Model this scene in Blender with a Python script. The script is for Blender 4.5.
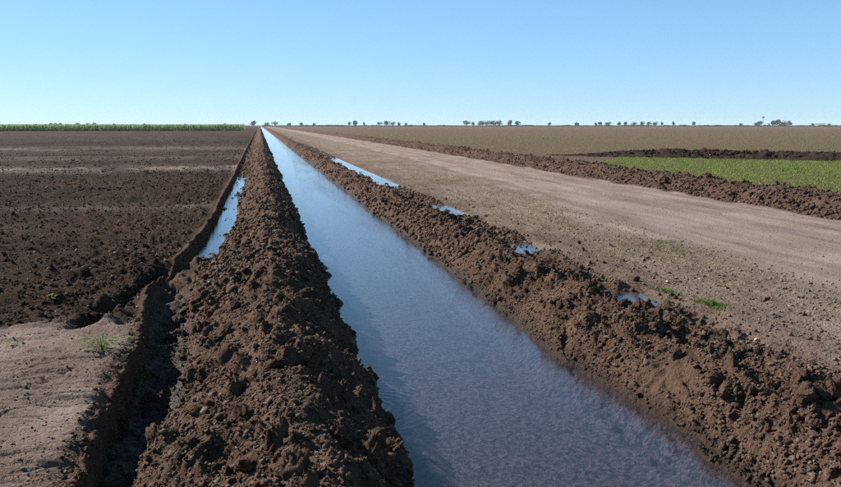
import bpy, bmesh, math, random
import numpy as np
from mathutils import Vector

for o in list(bpy.data.objects):
    bpy.data.objects.remove(o, do_unlink=True)
sc = bpy.context.scene
C = sc.collection
R = math.radians

# ---------------------------------------------------------------- camera, sky, sun, exposure
EYE = 1.9
PITCH, YAW = 8.2566, 11.022
cam = bpy.data.objects.new('camera', bpy.data.cameras.new('camera'))
C.objects.link(cam)
cam.location = (0, 0, EYE)
cam.rotation_euler = (R(90 - PITCH), 0, R(-YAW))
cam.data.sensor_width = 36.0
cam.data.lens = 36.0 * 818.0 / 841.0
cam.data.clip_start = 0.05
cam.data.clip_end = 30000
sc.camera = cam

SUN_EL, SUN_AZ = 34.0, -54.0          # azimuth clockwise from the canal's direction: from the left
world = bpy.data.worlds.new('World')
sc.world = world
world.use_nodes = True
wn = world.node_tree
bg = wn.nodes['Background']
sky = wn.nodes.new('ShaderNodeTexSky')
sky.sky_type = 'NISHITA'
sky.sun_disc = False
sky.sun_elevation = R(SUN_EL)
sky.sun_rotation = R(SUN_AZ)
sky.altitude = 0
sky.air_density = 0.75
sky.dust_density = 0.0
sky.ozone_density = 4.0
tint = wn.nodes.new('ShaderNodeMix')
tint.data_type = 'RGBA'; tint.blend_type = 'MULTIPLY'; tint.inputs[0].default_value = 1.0
tint.inputs[7].default_value = (0.89, 1.34, 1.26, 1)
# camera-like compression of the whole sky, a little different in each colour channel
spl = wn.nodes.new('ShaderNodeSeparateColor'); cmb = wn.nodes.new('ShaderNodeCombineColor')
wn.links.new(sky.outputs[0], spl.inputs[0])
for ch, ex in enumerate((0.60, 0.55, 0.70)):
    pw = wn.nodes.new('ShaderNodeMath'); pw.operation = 'POWER'; pw.inputs[1].default_value = ex
    wn.links.new(spl.outputs[ch], pw.inputs[0]); wn.links.new(pw.outputs[0], cmb.inputs[ch])
wn.links.new(cmb.outputs[0], tint.inputs[6])
wn.links.new(tint.outputs[2], bg.inputs[0])
bg.inputs[1].default_value = 0.087

sl = bpy.data.lights.new('sun', 'SUN')
sl.energy = 5.0
sl.angle = R(0.53)
sl.color = (1.0, 0.935, 0.84)
sun = bpy.data.objects.new('sun', sl)
C.objects.link(sun)
sd = Vector((math.sin(R(SUN_AZ)) * math.cos(R(SUN_EL)), math.cos(R(SUN_AZ)) * math.cos(R(SUN_EL)), math.sin(R(SUN_EL))))
sun.rotation_euler = sd.to_track_quat('Z', 'Y').to_euler()
sun.location = sd * 50

sc.view_settings.view_transform = 'Standard'
sc.view_settings.look = 'None'
sc.view_settings.exposure = 1.28
sc.view_settings.gamma = 1.0
sc.view_settings.use_curve_mapping = False
sc.render.engine = 'CYCLES'
sc.cycles.max_bounces = 6
sc.cycles.transparent_max_bounces = 8
sc.cycles.use_denoising = False
sc.cycles.sample_clamp_indirect = 1.0
sc.cycles.filter_width = 1.3

rng = np.random.default_rng(7)
random.seed(7)

# ---------------------------------------------------------------- noise helpers (numpy, world space)
def hsh(ix, iy, seed):
    h = (ix.astype(np.int64) * 374761393 + iy.astype(np.int64) * 668265263 + seed * 1442695041) & 0xffffffff
    h = ((h ^ (h >> 13)) * 1274126177) & 0xffffffff
    h = ((h ^ (h >> 15)) * 2246822519) & 0xffffffff
    return ((h ^ (h >> 16)) & 0xffffff) / float(0x1000000)

def vnoise(x, y, seed=0):
    xf, yf = np.floor(x), np.floor(y)
    tx, ty = x - xf, y - yf
    ix, iy = xf.astype(np.int64), yf.astype(np.int64)
    sx = tx * tx * tx * (tx * (tx * 6 - 15) + 10)
    sy = ty * ty * ty * (ty * (ty * 6 - 15) + 10)
    a, b = hsh(ix, iy, seed), hsh(ix + 1, iy, seed)
    c, d = hsh(ix, iy + 1, seed), hsh(ix + 1, iy + 1, seed)
    return ((a + (b - a) * sx) * (1 - sy) + (c + (d - c) * sx) * sy) * 2 - 1

def fbm(x, y, octv=4, seed=0):
    s, a, n = 0, 1.0, 0
    for k in range(octv):
        s = s + a * vnoise(x * 2 ** k + 17.3 * k, y * 2 ** k - 9.1 * k, seed + k)
        n += a
        a *= 0.5
    return s / n

def domes(x, y, size, seed=0, fill=0.75):
    """rounded lumps of random size, one per cell; height in metres"""
    x, y = x / size, y / size
    xf, yf = np.floor(x), np.floor(y)
    out = np.zeros_like(x)
    for di in (-1, 0, 1):
        for dj in (-1, 0, 1):
            ix, iy = (xf + di).astype(np.int64), (yf + dj).astype(np.int64)
            px = ix + hsh(ix, iy, seed)
            py = iy + hsh(ix, iy, seed + 1)
            r = 0.18 + 0.52 * hsh(ix, iy, seed + 2) ** 1.7
            on = hsh(ix, iy, seed + 3) < fill
            an = (hsh(ix, iy, seed + 4) - .5) * 1.2
            dx, dy = x - px, y - py
            q = 1 - (dx * dx * (1 + an) + dy * dy * (1 - an)) / (r * r)
            out = np.maximum(out, np.where(on & (q > 0), np.sqrt(np.maximum(q, 0)) * r, 0))
    return out * size

def slabs(x, y, size, seed=0, fill=0.75):
    """broken slabs: tilted flat tops with steep sides, one per cell"""
    x, y = x / size, y / size
    xf, yf = np.floor(x), np.floor(y)
    out = np.zeros_like(x)
    for di in (-1, 0, 1):
        for dj in (-1, 0, 1):
            ix, iy = (xf + di).astype(np.int64), (yf + dj).astype(np.int64)
            dx = x - ix - hsh(ix, iy, seed)
            dy = y - iy - hsh(ix, iy, seed + 1)
            r = 0.22 + 0.50 * hsh(ix, iy, seed + 2) ** 1.6
            on = hsh(ix, iy, seed + 3) < fill
            an = hsh(ix, iy, seed + 4) * 6.283
            ca, sa = np.cos(an), np.sin(an)
            u, v = dx * ca + dy * sa, -dx * sa + dy * ca
            el = .75 + .6 * hsh(ix, iy, seed + 5)
            side = np.minimum(r - np.maximum(np.abs(u) * el, np.abs(v) / el), r * 1.15 - (np.abs(u) * el + np.abs(v) / el) * .8)
            tx, ty = (hsh(ix, iy, seed + 6) - .5) * 1.3, (hsh(ix, iy, seed + 7) - .5) * 1.3
            hh = np.minimum(side * 1.8, r * .55 + u * tx + v * ty)
            out = np.maximum(out, np.where(on, hh, 0))
    return out * size

def sstep(a, b, x):
    t = np.clip((x - a) / (b - a), 0, 1)
    return t * t * (3 - 2 * t)

def bump1(x, c, w):
    return np.exp(-((x - c) / w) ** 2)

# ---------------------------------------------------------------- the lie of the land: height over (c, Y)
# c is the distance across the canal before the road's slow drift to the right; Y runs along the canal
def drift(c, Y):
    return sstep(4.4, 6.6, c) * 1.35 * (1 - np.exp(-np.maximum(Y - 8, 0) / 55.0))

def Xof(c, Y):
    return c + drift(c, Y)

WALL_Y = [-10, 2, 4.4, 5.2, 6.5, 7.5, 8.0, 9.0, 10.2, 11.4, 12.9, 15.0, 17.8, 22, 29, 64, 120]
WALL_X = [-.95, -.94, -.99, -1.06, -1.09, -1.10, -1.14, -1.27, -1.36, -1.33, -1.19, -1.10, -1.00, -1.06, -1.02, -1.1, -1.1]
FLOOR_Y = [-10, 4.6, 6, 7.2, 8.5, 10.5, 12.4, 13.2, 15, 20, 21, 22, 26, 28, 32, 36, 60]
FLOOR_Z = [-.24, -.24, -.30, -.26, -.20, -.17, -.13, -.23, -.25, -.24, -.21, -.24, -.20, -.22, -.21, -.12, -.09]
DITCH_Y = [-10, 6, 8.1, 8.4, 8.9, 9.2, 11.7, 12.2, 12.9, 13.4, 16.3, 17, 18.6, 19.6, 25, 27, 34, 46, 51, 60]
DITCH_Z = [.02, .02, .02, -.10, -.10, .02, .02, -.10, -.10, .02, .02, -.09, -.09, .01, .01, -.10, -.10, -.10, .02, .02]
P_C = np.array([-1.12, -1.01, -.985, -.93, -.82, -.55, -.14, .05, .25, .52, .92, 1.25, 2.50, 2.65, 2.72, 2.98, 3.38, 3.60, 3.82, 4.15, 4.5, 6.4, 8.8, 11.0, 11.5, 12.1, 12.7, 13.4, 14.3, 16.0])
P_Z = np.array([0, 0, -.05, -.6, -.8, -.12, .22, .34, .33, .12, -.30, -.50, -.52, -.40, -.29, -.03, .19, .14, -.5, -.5, -.02, 0, .05, 0, .10, .31, .37, .24, .02, 0])

def masks(c, Y):
    """how cloddy / which kind of surface, all from position"""
    X = Xof(c, Y)
    m = {}
    w = fbm(X * 1.3, Y * 1.3, 3, 91) * .12
    wall = np.interp(Y, WALL_Y, WALL_X)
    m['lb'] = sstep(wall + .01, wall + .14, c + w * .3) * (1 - sstep(.95, 1.1, c))
    m['rb'] = sstep(2.62, 2.8, c) * (1 - sstep(3.9, 4.6, c + w * 2))
    m['berm'] = sstep(11.05, 11.5, c + w) * (1 - sstep(13.8, 14.9, c + w))
    near = 1 - sstep(8.0, 8.5, Y + fbm(X * .9, Y * .6, 4, 33) * .7)
    m['head'] = near * (1 - sstep(wall - .12, wall - .02, c))
    m['lf'] = (1 - sstep(wall - .15, wall + .02, c)) * (1 - near)
    m['rl'] = np.interp(Y, [0, 7, 9, 14.6, 27, 50, 105, 200], [5.7, 5.85, 6.0, 6.3, 6.9, 7.4, 7.4, 7.4])
    m['lip'] = bump1(c, wall - .04 + w * .5, .09) * near
    m['road'] = sstep(-.55, .55, c - m['rl'] + fbm(X * .8, Y * .5, 4, 55) * 1.0) * (1 - sstep(10.95, 11.25, c + w))
    m['verge'] = sstep(4.0, 4.6, c + w) * (1 - m['road']) * (1 - sstep(8, 9, c))
    m['rf'] = sstep(14.4, 15.2, c)
    return m

def height(c, Y):
    X = Xof(c, Y)
    far = 1 - sstep(120, 400, Y)
    wx = fbm(X * .55 + 3, Y * .55, 3, 11) * .10 + fbm(X * 2.3, Y * 2.3, 3, 12) * .05
    onb = sstep(-2, -1, c) * (1 - sstep(5, 6, c)) + sstep(10.8, 11.5, c) * 2.2
    wall = np.interp(Y, WALL_Y, WALL_X)
    cw = c + wx * onb * np.where((c > -1.6) & (c < -.5), .35, 1.0) + sstep(-1.7, -1.3, c) * (1 - sstep(-.8, -.6, c)) * (fbm(X * 7, Y * 7, 4, 13) * .05 + fbm(X * 2, Y * 2.5, 2, 14) * .03)
    cw = cw - .12 * (1 - sstep(4.8, 7.0, Y)) * sstep(2.3, 2.5, c) * (1 - sstep(3.1, 3.3, c))
    cw = cw + .20 * (1 - sstep(4.6, 6.6, Y)) * sstep(-.93, -.78, c) * (1 - sstep(-.45, -.1, c))
    cw = cw - (wall + 1.0) * sstep(-.05, -.75, c)
    z = np.interp(cw, P_C, P_Z)
    # floors of trench and roadside ditch are clipped at their own level
    fl = np.interp(Y, FLOOR_Y, FLOOR_Z) + fbm(X * 1.5, Y * 1.1, 3, 21) * .025
    dt = np.interp(Y, DITCH_Y, DITCH_Z) + fbm(X * 1.2, Y * .8, 3, 22) * .02
    z = np.where(c < .2, np.maximum(z, fl), z)
    z = np.where((c > 3.4) & (c < 5), np.maximum(z, dt), z)
    m = masks(c, Y)
    # a short second groove that joins the trench at an angle, with the lump it leaves
    gx = np.interp(Y, [8.0, 9.5, 11.3, 12.2], [-1.80, -1.60, -1.42, -1.25])
    gm = sstep(7.9, 8.5, Y) * (1 - sstep(11.6, 12.4, Y))
    z = z - gm * .24 * bump1(c, gx, .10) + gm * .03 * bump1(c, gx + .2, .08)
    z = z - .03 * sstep(10, 16, Y) * bump1(c, 3.42, .28)
    # crest heights wander
    cr = fbm(X * .35, Y * .9, 3, 31)
    z = z + m['lb'] * .06 * cr * sstep(-.7, -.2, c) * (1 - sstep(.5, .85, c))
    z = z + m['rb'] * .10 * fbm(X * 1.1 + 9, Y * 1.1, 3, 32) * sstep(2.85, 3.2, c)
    z = z + m['berm'] * .13 * fbm(X * .8 + 9, Y * .8, 3, 34)
    # clods and crumbs
    smear = np.clip(1.5 * bump1(c, 3.12, .26) * bump1(Y, 5.75, .42), 0, 1) * m['rb']
    k = (m['lb'] + m['rb'] * (1 - .8 * smear)) * (.5 + .75 * sstep(-.35, .25, fbm(X * 1.4 + 4, Y * 1.4, 3, 48)))
    wx1 = fbm(X * 13, Y * 13, 3, 45) * .025; wy1 = fbm(X * 13 + 50, Y * 13, 3, 46) * .025
    X0, Y0 = X, Y
    X = X + wx1; Y = Y + wy1
    d1 = slabs(X, Y, .30, 101, .6)
    d0 = slabs(X + .1, Y, .52, 161, .5)
    d2 = slabs(X + .3, Y, .15, 111, .75)
    d3 = slabs(X, Y + .2, .075, 121, .85)
    d4 = domes(X + .7, Y, .042, 131, .8)
    X, Y = X0, Y0
    rg = fbm(X * 11, Y * 11, 4, 47)
    n0 = fbm(X * 4, Y * 4, 4, 41)
    z = z + k * (d0 * .34 + d1 * .55 + d2 * .72 + d3 * .75 + d4 * .55 + n0 * .07 + rg * .035 - .125) * far
    z = z + m['berm'] * (slabs(X, Y, .45, 141, .6) * .5 + d2 * .7 + d3 * .5 + n0 * .05 - .08) * far
    z = z + m['lf'] * (domes(X, Y, .6, 151, .5) * .08 + d1 * .16 + d2 * .55 + d3 * .7 + n0 * .05 + rg * .03 + fbm(X * .7, Y * .7, 3, 43) * .05 + np.sin(Y * 2 * np.pi / .85 + fbm(X * .3, Y * .3, 2, 49) * 2) * .03 - .08) * far
    z = z + m['verge'] * (d2 * .20 + d3 * .30 + d4 * .3 + n0 * .018 + fbm(X * 1.1, Y * .9, 3, 44) * .03 - .03) * far
    # headland: smeared crust with torn steps running across, a few cracks
    st = fbm(X * .9, Y * 5.5, 4, 61)
    z = z + m['head'] * (np.abs(st) ** .6 * -.035 + .018 + np.floor(st * 7) * .006 + rg * .008 - .03 * bump1(fbm(X * .8, Y * 3.2, 3, 64), .28, .02) + d3 * .10 * (fbm(X * 2, Y * 3, 2, 63) > .1) + n0 * .008)
    z = z + m['lip'] * (d2 * .7 + d3 * .8 + d4 * .5 + n0 * .03 - .045)
    z = z + m['road'] * (fbm(X * 2.2, Y * .35, 4, 71) * .02 + d3 * .08 + n0 * .006 - .04 * bump1(c, 7.6, .30) - .04 * bump1(c, 9.4, .30) + d2 * .10 * (bump1(c, 8.5, .3) + bump1(c, 10.5, .3)))
    z = z + m['rf'] * (d1 * .15 + n0 * .03) * (1 - sstep(60, 150, Y))
    # scraped marks of a digger bucket on the right bank
    long_ = np.clip(np.sin((c + .2 * (5.7 - Y)) * 2 * np.pi / .12), -.7, .7) * .040 * (1 - sstep(5.72, 5.80, Y))
    cross = np.clip(np.sin(Y * 2 * np.pi / .13 + c * 2), -.6, .6) * .042 * sstep(5.78, 5.86, Y)
    z = z + smear * ((long_ + cross) * (.6 + .8 * fbm(X * 5, Y * 5, 3, 83)) + rg * .025)
    bedm = sstep(.95, 1.3, c) * (1 - sstep(2.4, 2.7, c))
    z = z + bedm * fbm(X * 6, Y * 6, 3, 81) * .025
    return z

def maskcol(c, Y):
    """R dry crust, G green growth, B straw litter"""
    X = Xof(c, Y)
    m = masks(c, Y)
    sp = fbm(X * .5, Y * .9, 4, 201)
    bands = bump1(Y, 20.5, 1.0) * .3 + bump1(Y, 38.5, 2.6) * .9 + bump1(Y, 52, 3.5) * .45 + bump1(Y, 72, 9) * .45 + sstep(85, 120, Y) * .12
    dry = m['head'] * (.62 + .6 * sp) * (1 - .75 * m['lip']) + m['road'] * (.92 + .12 * sp) + m['verge'] * (.45 + .35 * fbm(X, Y, 3, 202)) \
        + m['lf'] * bands * (.7 + 1.1 * fbm(X * .25, Y * .8, 4, 203) + .5 * fbm(X * 1.6, Y * 1.6, 2, 208)) + m['rf'] * .12
    straw = m['verge'] * sstep(.2, 1.3, c - 4.2) * (.85 + .9 * fbm(X * .7, Y * .45, 4, 204)) + m['road'] * .5 * (bump1(c, 8.5, .35) + bump1(c, 10.6, .3)) * (.6 + fbm(X, Y * .3, 3, 207)) + m['rf'] * .18
    green = m['verge'] * sstep(.15, .5, fbm(X * .9 + 5, Y * .5, 4, 205)) * .35 + m['rf'] * (.24 + .30 * fbm(X * .06, Y * .03, 4, 206))
    green = green + m['verge'] * sstep(60, 120, Y) * .4
    out = np.stack([dry, green, straw, np.ones_like(dry)], -1)
    return np.clip(out, 0, 1)

# ---------------------------------------------------------------- materials
def nodes_of(name):
    mt = bpy.data.materials.new(name)
    mt.use_nodes = True
    nt = mt.node_tree
    nt.nodes.clear()
    return mt, nt

ALB = 0.64      # all albedos below were chosen for a darker exposure
class NT:
    def __init__(self, nt): self.t = nt
    def n(self, typ, **kw):
        nd = self.t.nodes.new('ShaderNode' + typ)
        for k, v in kw.items():
            if k.startswith('i_'):
                key = k[2:]
                nd.inputs[int(key) if key.isdigit() else key].default_value = v
            else:
                setattr(nd, k, v)
        return nd
    def l(self, a, b): self.t.links.new(a, b)
    def mix(self, fac, a, b, blend='MIX'):
        m = self.t.nodes.new('ShaderNodeMix'); m.data_type = 'RGBA'; m.blend_type = blend
        for s, v in ((m.inputs[0], fac), (m.inputs[6], a), (m.inputs[7], b)):
            if hasattr(v, 'links'): self.l(v, s)
            elif isinstance(v, (tuple, list)): s.default_value = (*[q * ALB for q in v], 1)
            else: s.default_value = v
        return m.outputs[2]
    def math(self, op, a, b=None, clamp=False):
        m = self.t.nodes.new('ShaderNodeMath'); m.operation = op; m.use_clamp = clamp
        for s, v in ((m.inputs[0], a), (m.inputs[1], b)):
            if v is None: continue
            if hasattr(v, 'links'): self.l(v, s)
            else: s.default_value = v
        return m.outputs[0]
    def ramp(self, v, a, b):
        m = self.t.nodes.new('ShaderNodeMapRange')
        self.l(v, m.inputs[0]); m.inputs[1].default_value = a; m.inputs[2].default_value = b
        return m.outputs[0]

def soil_material(name='soil'):
    mt, nt = nodes_of(name)
    g = NT(nt)
    out = g.n('OutputMaterial')
    bs = g.n('BsdfPrincipled')
    g.l(bs.outputs[0], out.inputs[0])
    geo = g.n('NewGeometry')
    pos = geo.outputs['Position']
    def noise(scale, det=5, rough=.55, vec=None):
        n = g.n('TexNoise'); n.inputs['Scale'].default_value = scale; n.inputs['Detail'].default_value = det; n.inputs['Roughness'].default_value = rough
        g.l(vec if vec is not None else pos, n.inputs['Vector'])
        return n.outputs['Fac']
    at = g.n('Attribute', attribute_name='mask')
    sep = g.n('SeparateColor'); g.l(at.outputs['Color'], sep.inputs[0])
    dry, damp, straw = sep.outputs[0], sep.outputs[1], sep.outputs[2]
    green = damp
    tone = g.n('Attribute', attribute_name='tone').outputs['Fac']
    rnd = g.n('ObjectInfo').outputs['Random']
    n1, n2, n3, n4 = noise(1.7, 6), noise(14, 5), noise(70, 4, .6), noise(260, 2)
    mp = g.n('Mapping'); g.l(pos, mp.inputs[0]); mp.inputs['Scale'].default_value = (1.6, .16, 1)
    streak = noise(1.5, 6, .6, mp.outputs[0])
    f = g.math('ADD', g.math('MULTIPLY', n1, 1.1), g.math('MULTIPLY', n2, .9))
    f = g.math('ADD', f, g.math('MULTIPLY', n3, .9))
    f = g.ramp(f, .98, 1.95)
    col = g.mix(f, (.038, .021, .0148), (.218, .131, .094))
    # individual crumbs are drier or wetter
    col = g.mix(g.math('MULTIPLY', tone, .8, True), col, (.37, .295, .245))
    col = g.mix(g.math('MULTIPLY', rnd, .22, True), col, (.16, .115, .088))
    spk = g.ramp(n3, .66, .74)
    col = g.mix(g.math('MULTIPLY', spk, .6), col, (.36, .265, .195))
    col = g.mix(g.math('MULTIPLY', g.math('MULTIPLY', tone, -1.0, True), .84), col, (.030, .0195, .0160))
    dcol = g.mix(g.ramp(streak, .34, .66), (.208, .158, .134), (.46, .370, .322))
    dcol = g.mix(g.ramp(n2, .40, .70), dcol, (.285, .220, .189))
    dcol = g.mix(g.math('MULTIPLY', g.ramp(n3, .6, .75), .5), dcol, (.36, .31, .26))
    dfac = g.math('MULTIPLY', dry, g.ramp(g.math('ADD', g.math('MULTIPLY', n2, .5), g.math('MULTIPLY', n3, .5)), .22, .52), True)
    dfac = g.math('MAXIMUM', dfac, g.math('MULTIPLY', g.ramp(dry, .6, .95), .93))
    col = g.mix(dfac, col, dcol)
    sfac = g.math('MULTIPLY', straw, g.ramp(noise(22, 6, .7), .45, .58), True)
    col = g.mix(g.math('MULTIPLY', sfac, .75), col, (.44, .355, .26))
    gfac = g.math('MULTIPLY', green, g.ramp(noise(9, 6, .7), .40, .62), True)
    col = g.mix(g.math('MULTIPLY', gfac, .7), col, (.085, .105, .035))
    # wet soil close above the water levels
    sz = g.n('SeparateXYZ'); g.l(pos, sz.inputs[0])
    wet = g.math('SUBTRACT', 1.0, g.ramp(g.math('ADD', sz.outputs[2], g.math('MULTIPLY', n2, .06)), -.235, -.15))
    col = g.mix(g.math('MULTIPLY', wet, .75), col, (.030, .018, .012))
    bed = g.math('SUBTRACT', 1.0, g.ramp(sz.outputs[2], -.37, -.315))
    bcol = g.mix(g.ramp(noise(22, 4, .65), .42, .57), (.010, .011, .020), (.128, .100, .126))
    col = g.mix(g.math('MULTIPLY', bed, .9), col, bcol)
    g.l(col, bs.inputs['Base Color'])
    rgh = g.math('SUBTRACT', .95, g.math('MULTIPLY', wet, .45))
    g.l(rgh, bs.inputs['Roughness'])
    g.l(g.math('ADD', .03, g.math('MULTIPLY', wet, .08)), bs.inputs['Specular IOR Level'])
    loose = g.math('SUBTRACT', 1.0, g.math('MULTIPLY', g.ramp(dry, .5, .95), .8))
    hb = g.math('ADD', g.math('MULTIPLY', n3, .022), g.math('MULTIPLY', n4, .007))
    hb = g.math('ADD', hb, g.math('MULTIPLY', g.math('MULTIPLY', noise(28, 4, .6), .06), loose))
    bp = g.n('Bump'); bp.inputs['Strength'].default_value = 1.0; bp.inputs['Distance'].default_value = 1.0
    g.l(hb, bp.inputs['Height']); g.l(bp.outputs[0], bs.inputs['Normal'])
    return mt

def water_material():
    mt, nt = nodes_of('water')
    g = NT(nt)
    out = g.n('OutputMaterial')
    geo = g.n('NewGeometry'); pos = geo.outputs['Position']
    def noise(scale, sxyz, det=3, rough=.5):
        mp = g.n('Mapping'); g.l(pos, mp.inputs[0]); mp.inputs['Scale'].default_value = sxyz
        n = g.n('TexNoise'); n.inputs['Scale'].default_value = scale; n.inputs['Detail'].default_value = det; n.inputs['Roughness'].default_value = rough
        g.l(mp.outputs[0], n.inputs['Vector']); return n.outputs['Fac']
    fine = noise(26, (.8, 1.1, 1), 3, .6)
    mid = noise(7, (.7, 1.2, 1), 3)
    patch = noise(1.3, (1.2, .12, 1), 4, .6)
    amp = g.math('ADD', .35, g.math('MULTIPLY', g.ramp(patch, .42, .68), .55))
    h = g.math('ADD', g.math('MULTIPLY', fine, .0034), g.math('MULTIPLY', mid, .0024))
    h = g.math('MULTIPLY', h, amp)
    # a small train of rings where a clod has slipped in beside the left bank
    vd = g.n('VectorMath', operation='DISTANCE'); g.l(pos, vd.inputs[0]); vd.inputs[1].default_value = (.80, 6.15, -.30)
    rr = vd.outputs['Value']
    wv = g.math('SINE', g.math('MULTIPLY', rr, 2 * math.pi / .075))
    en = g.math('SUBTRACT', 1.0, g.ramp(rr, .15, .75))
    h = g.math('ADD', h, g.math('MULTIPLY', g.math('MULTIPLY', wv, en), g.math('MULTIPLY', g.ramp(mid, .42, .62), .0016)))
    bp = g.n('Bump'); bp.inputs['Strength'].default_value = 1.0; bp.inputs['Distance'].default_value = 1.0
    g.l(h, bp.inputs['Height'])
    # same reflectance from both sides, so that sunlight reaches the bed
    fr = g.n('Fresnel'); g.l(g.math('SUBTRACT', 1.333, g.math('MULTIPLY', geo.outputs['Backfacing'], 1.333 - .75)), fr.inputs['IOR'])
    g.l(bp.outputs[0], fr.inputs['Normal'])
    tr = g.n('BsdfTransparent'); tr.inputs[0].default_value = (.92, .92, .98, 1)
    df = g.n('BsdfDiffuse'); df.inputs[0].default_value = (.052, .046, .060, 1)
    g.l(bp.outputs[0], df.inputs['Normal'])
    body = g.n('MixShader', i_0=.13)
    g.l(tr.outputs[0], body.inputs[1]); g.l(df.outputs[0], body.inputs[2])
    gl = g.n('BsdfGlossy'); gl.inputs['Roughness'].default_value = .012
    gl.inputs['Color'].default_value = (1, 1, 1, 1)
    g.l(bp.outputs[0], gl.inputs['Normal'])
    mx = g.n('MixShader'); g.l(fr.outputs[0], mx.inputs[0])
    g.l(body.outputs[0], mx.inputs[1]); g.l(gl.outputs[0], mx.inputs[2])
    g.l(mx.outputs[0], out.inputs[0])
    return mt

def leaf_material(name, a, b, trans=.25, scale=3.0):
    mt, nt = nodes_of(name)
    g = NT(nt)
    out = g.n('OutputMaterial')
    geo = g.n('NewGeometry')
    n = g.n('TexNoise'); n.inputs['Scale'].default_value = scale; n.inputs['Detail'].default_value = 3
    g.l(geo.outputs['Position'], n.inputs['Vector'])
    f = g.math('ADD', g.math('MULTIPLY', g.ramp(n.outputs['Fac'], .3, .7), .6), g.math('MULTIPLY', geo.outputs['Random Per Island'], .4))
    col = g.mix(f, a, b)
    bs = g.n('BsdfPrincipled'); g.l(col, bs.inputs['Base Color'])
    bs.inputs['Roughness'].default_value = .7; bs.inputs['Specular IOR Level'].default_value = .2
    tl = g.n('BsdfTranslucent'); g.l(col, tl.inputs[0])
    mx = g.n('MixShader', i_0=trans)
    g.l(bs.outputs[0], mx.inputs[1]); g.l(tl.outputs[0], mx.inputs[2]); g.l(mx.outputs[0], out.inputs[0])
    return mt

def plain_material(name, a, b, rough=.85, scale=6.0):
    mt, nt = nodes_of(name)
    g = NT(nt)
    out = g.n('OutputMaterial')
    geo = g.n('NewGeometry')
    n = g.n('TexNoise'); n.inputs['Scale'].default_value = scale; n.inputs['Detail'].default_value = 5
    g.l(geo.outputs['Position'], n.inputs['Vector'])
    bs = g.n('BsdfPrincipled'); g.l(g.mix(g.ramp(n.outputs['Fac'], .3, .7), a, b), bs.inputs['Base Color'])
    bs.inputs['Roughness'].default_value = rough; bs.inputs['Specular IOR Level'].default_value = .25
    g.l(bs.outputs[0], out.inputs[0])
    return mt

M_SOIL = soil_material()
M_WATER = water_material()
M_GREEN = leaf_material('young_green', (.08, .14, .02), (.17, .24, .045))
M_WHEAT = leaf_material('seedling_green', (.16, .24, .035), (.29, .37, .08), .4, .6)
M_CROPD = leaf_material('crop_dark', (.065, .12, .04), (.11, .18, .055), .2, .3)
M_CROPL = leaf_material('crop_light', (.24, .34, .13), (.34, .44, .19), .4, .3)
M_TREE = leaf_material('tree_leaf', (.022, .040, .018), (.05, .075, .03), .2, .25)
M_TREE2 = leaf_material('tree_leaf_olive', (.045, .06, .028), (.08, .095, .045), .2, .25)
M_DRYG = leaf_material('dry_grass', (.22, .18, .10), (.38, .32, .20), .2, 2.0)
M_BARK = plain_material('bark', (.07, .055, .042), (.13, .105, .08))
M_STONE = plain_material('pale_stone', (.28, .24, .20), (.48, .44, .38), .85, 40)
M_WHITE = plain_material('whitewash', (.62, .60, .56), (.75, .73, .70), .8, 2)
M_ROOF = plain_material('sheet_roof', (.25, .24, .24), (.36, .35, .34), .6, 2)
M_STEEL = plain_material('galvanised_steel', (.30, .31, .32), (.42, .43, .44), .5, 3)
M_DARKW = plain_material('dark_wood', (.05, .04, .03), (.09, .07, .05), .8, 3)

# ---------------------------------------------------------------- mesh helpers
def mesh_np(name, verts, faces, mat=None, smooth=False, mask=None, tone=None):
    """faces: (n,3) or (n,4) int array"""
    me = bpy.data.meshes.new(name)
    verts = np.asarray(verts, np.float32)
    faces = np.asarray(faces, np.int32)
    k = faces.shape[1]
    me.vertices.add(len(verts)); me.vertices.foreach_set('co', verts.ravel())
    me.loops.add(faces.size); me.loops.foreach_set('vertex_index', faces.ravel())
    me.polygons.add(len(faces))
    me.polygons.foreach_set('loop_start', np.arange(0, faces.size, k, dtype=np.int32))
    if smooth:
        me.polygons.foreach_set('use_smooth', np.ones(len(faces), bool))
    me.update(calc_edges=True)
    if mask is not None:
        a = me.attributes.new('mask', 'FLOAT_COLOR', 'POINT')
        a.data.foreach_set('color', np.asarray(mask, np.float32).ravel())
    if tone is not None:
        a = me.attributes.new('tone', 'FLOAT', 'POINT')
        a.data.foreach_set('value', np.asarray(tone, np.float32).ravel())
    if mat: me.materials.append(mat)
    return me

def obj(name, me, parent=None, kind=None, label=None, cat=None, group=None, loc=None):
    o = bpy.data.objects.new(name, me)
    C.objects.link(o)
    if parent: o.parent = parent
    if kind: o['kind'] = kind
    if label: o['label'] = label
    if cat: o['category'] = cat
    if group: o['group'] = group
    if loc is not None: o.location = loc
    return o

def grid_faces(nr, nc):
    i = np.arange(nr - 1)[:, None] * nc + np.arange(nc - 1)[None, :]
    return np.stack([i, i + 1, i + nc + 1, i + nc], -1).reshape(-1, 4)

# ---------------------------------------------------------------- terrain strips
rows = list(np.arange(-8, 1.2, .2)) + list(np.arange(1.2, 2.0, .04))
y = 2.0
while y < 1000:
    rows.append(y)
    y += min(max(.0145, y * y / 2300.0), .017 * y)
rows += [1000, 1200, 1500, 2000, 3000]
ROWS = np.array(rows)

def geo_cols(a, first, ratio, end, sign):
    out, s, v = [a], first, a
    while abs(v) < end:
        v += sign * s
        s *= ratio
        out.append(v)
    return np.array(out[::sign] if sign < 0 else out)

def lin(a, b, st):
    return np.linspace(a, b, int(round((b - a) / st)) + 1)

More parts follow.
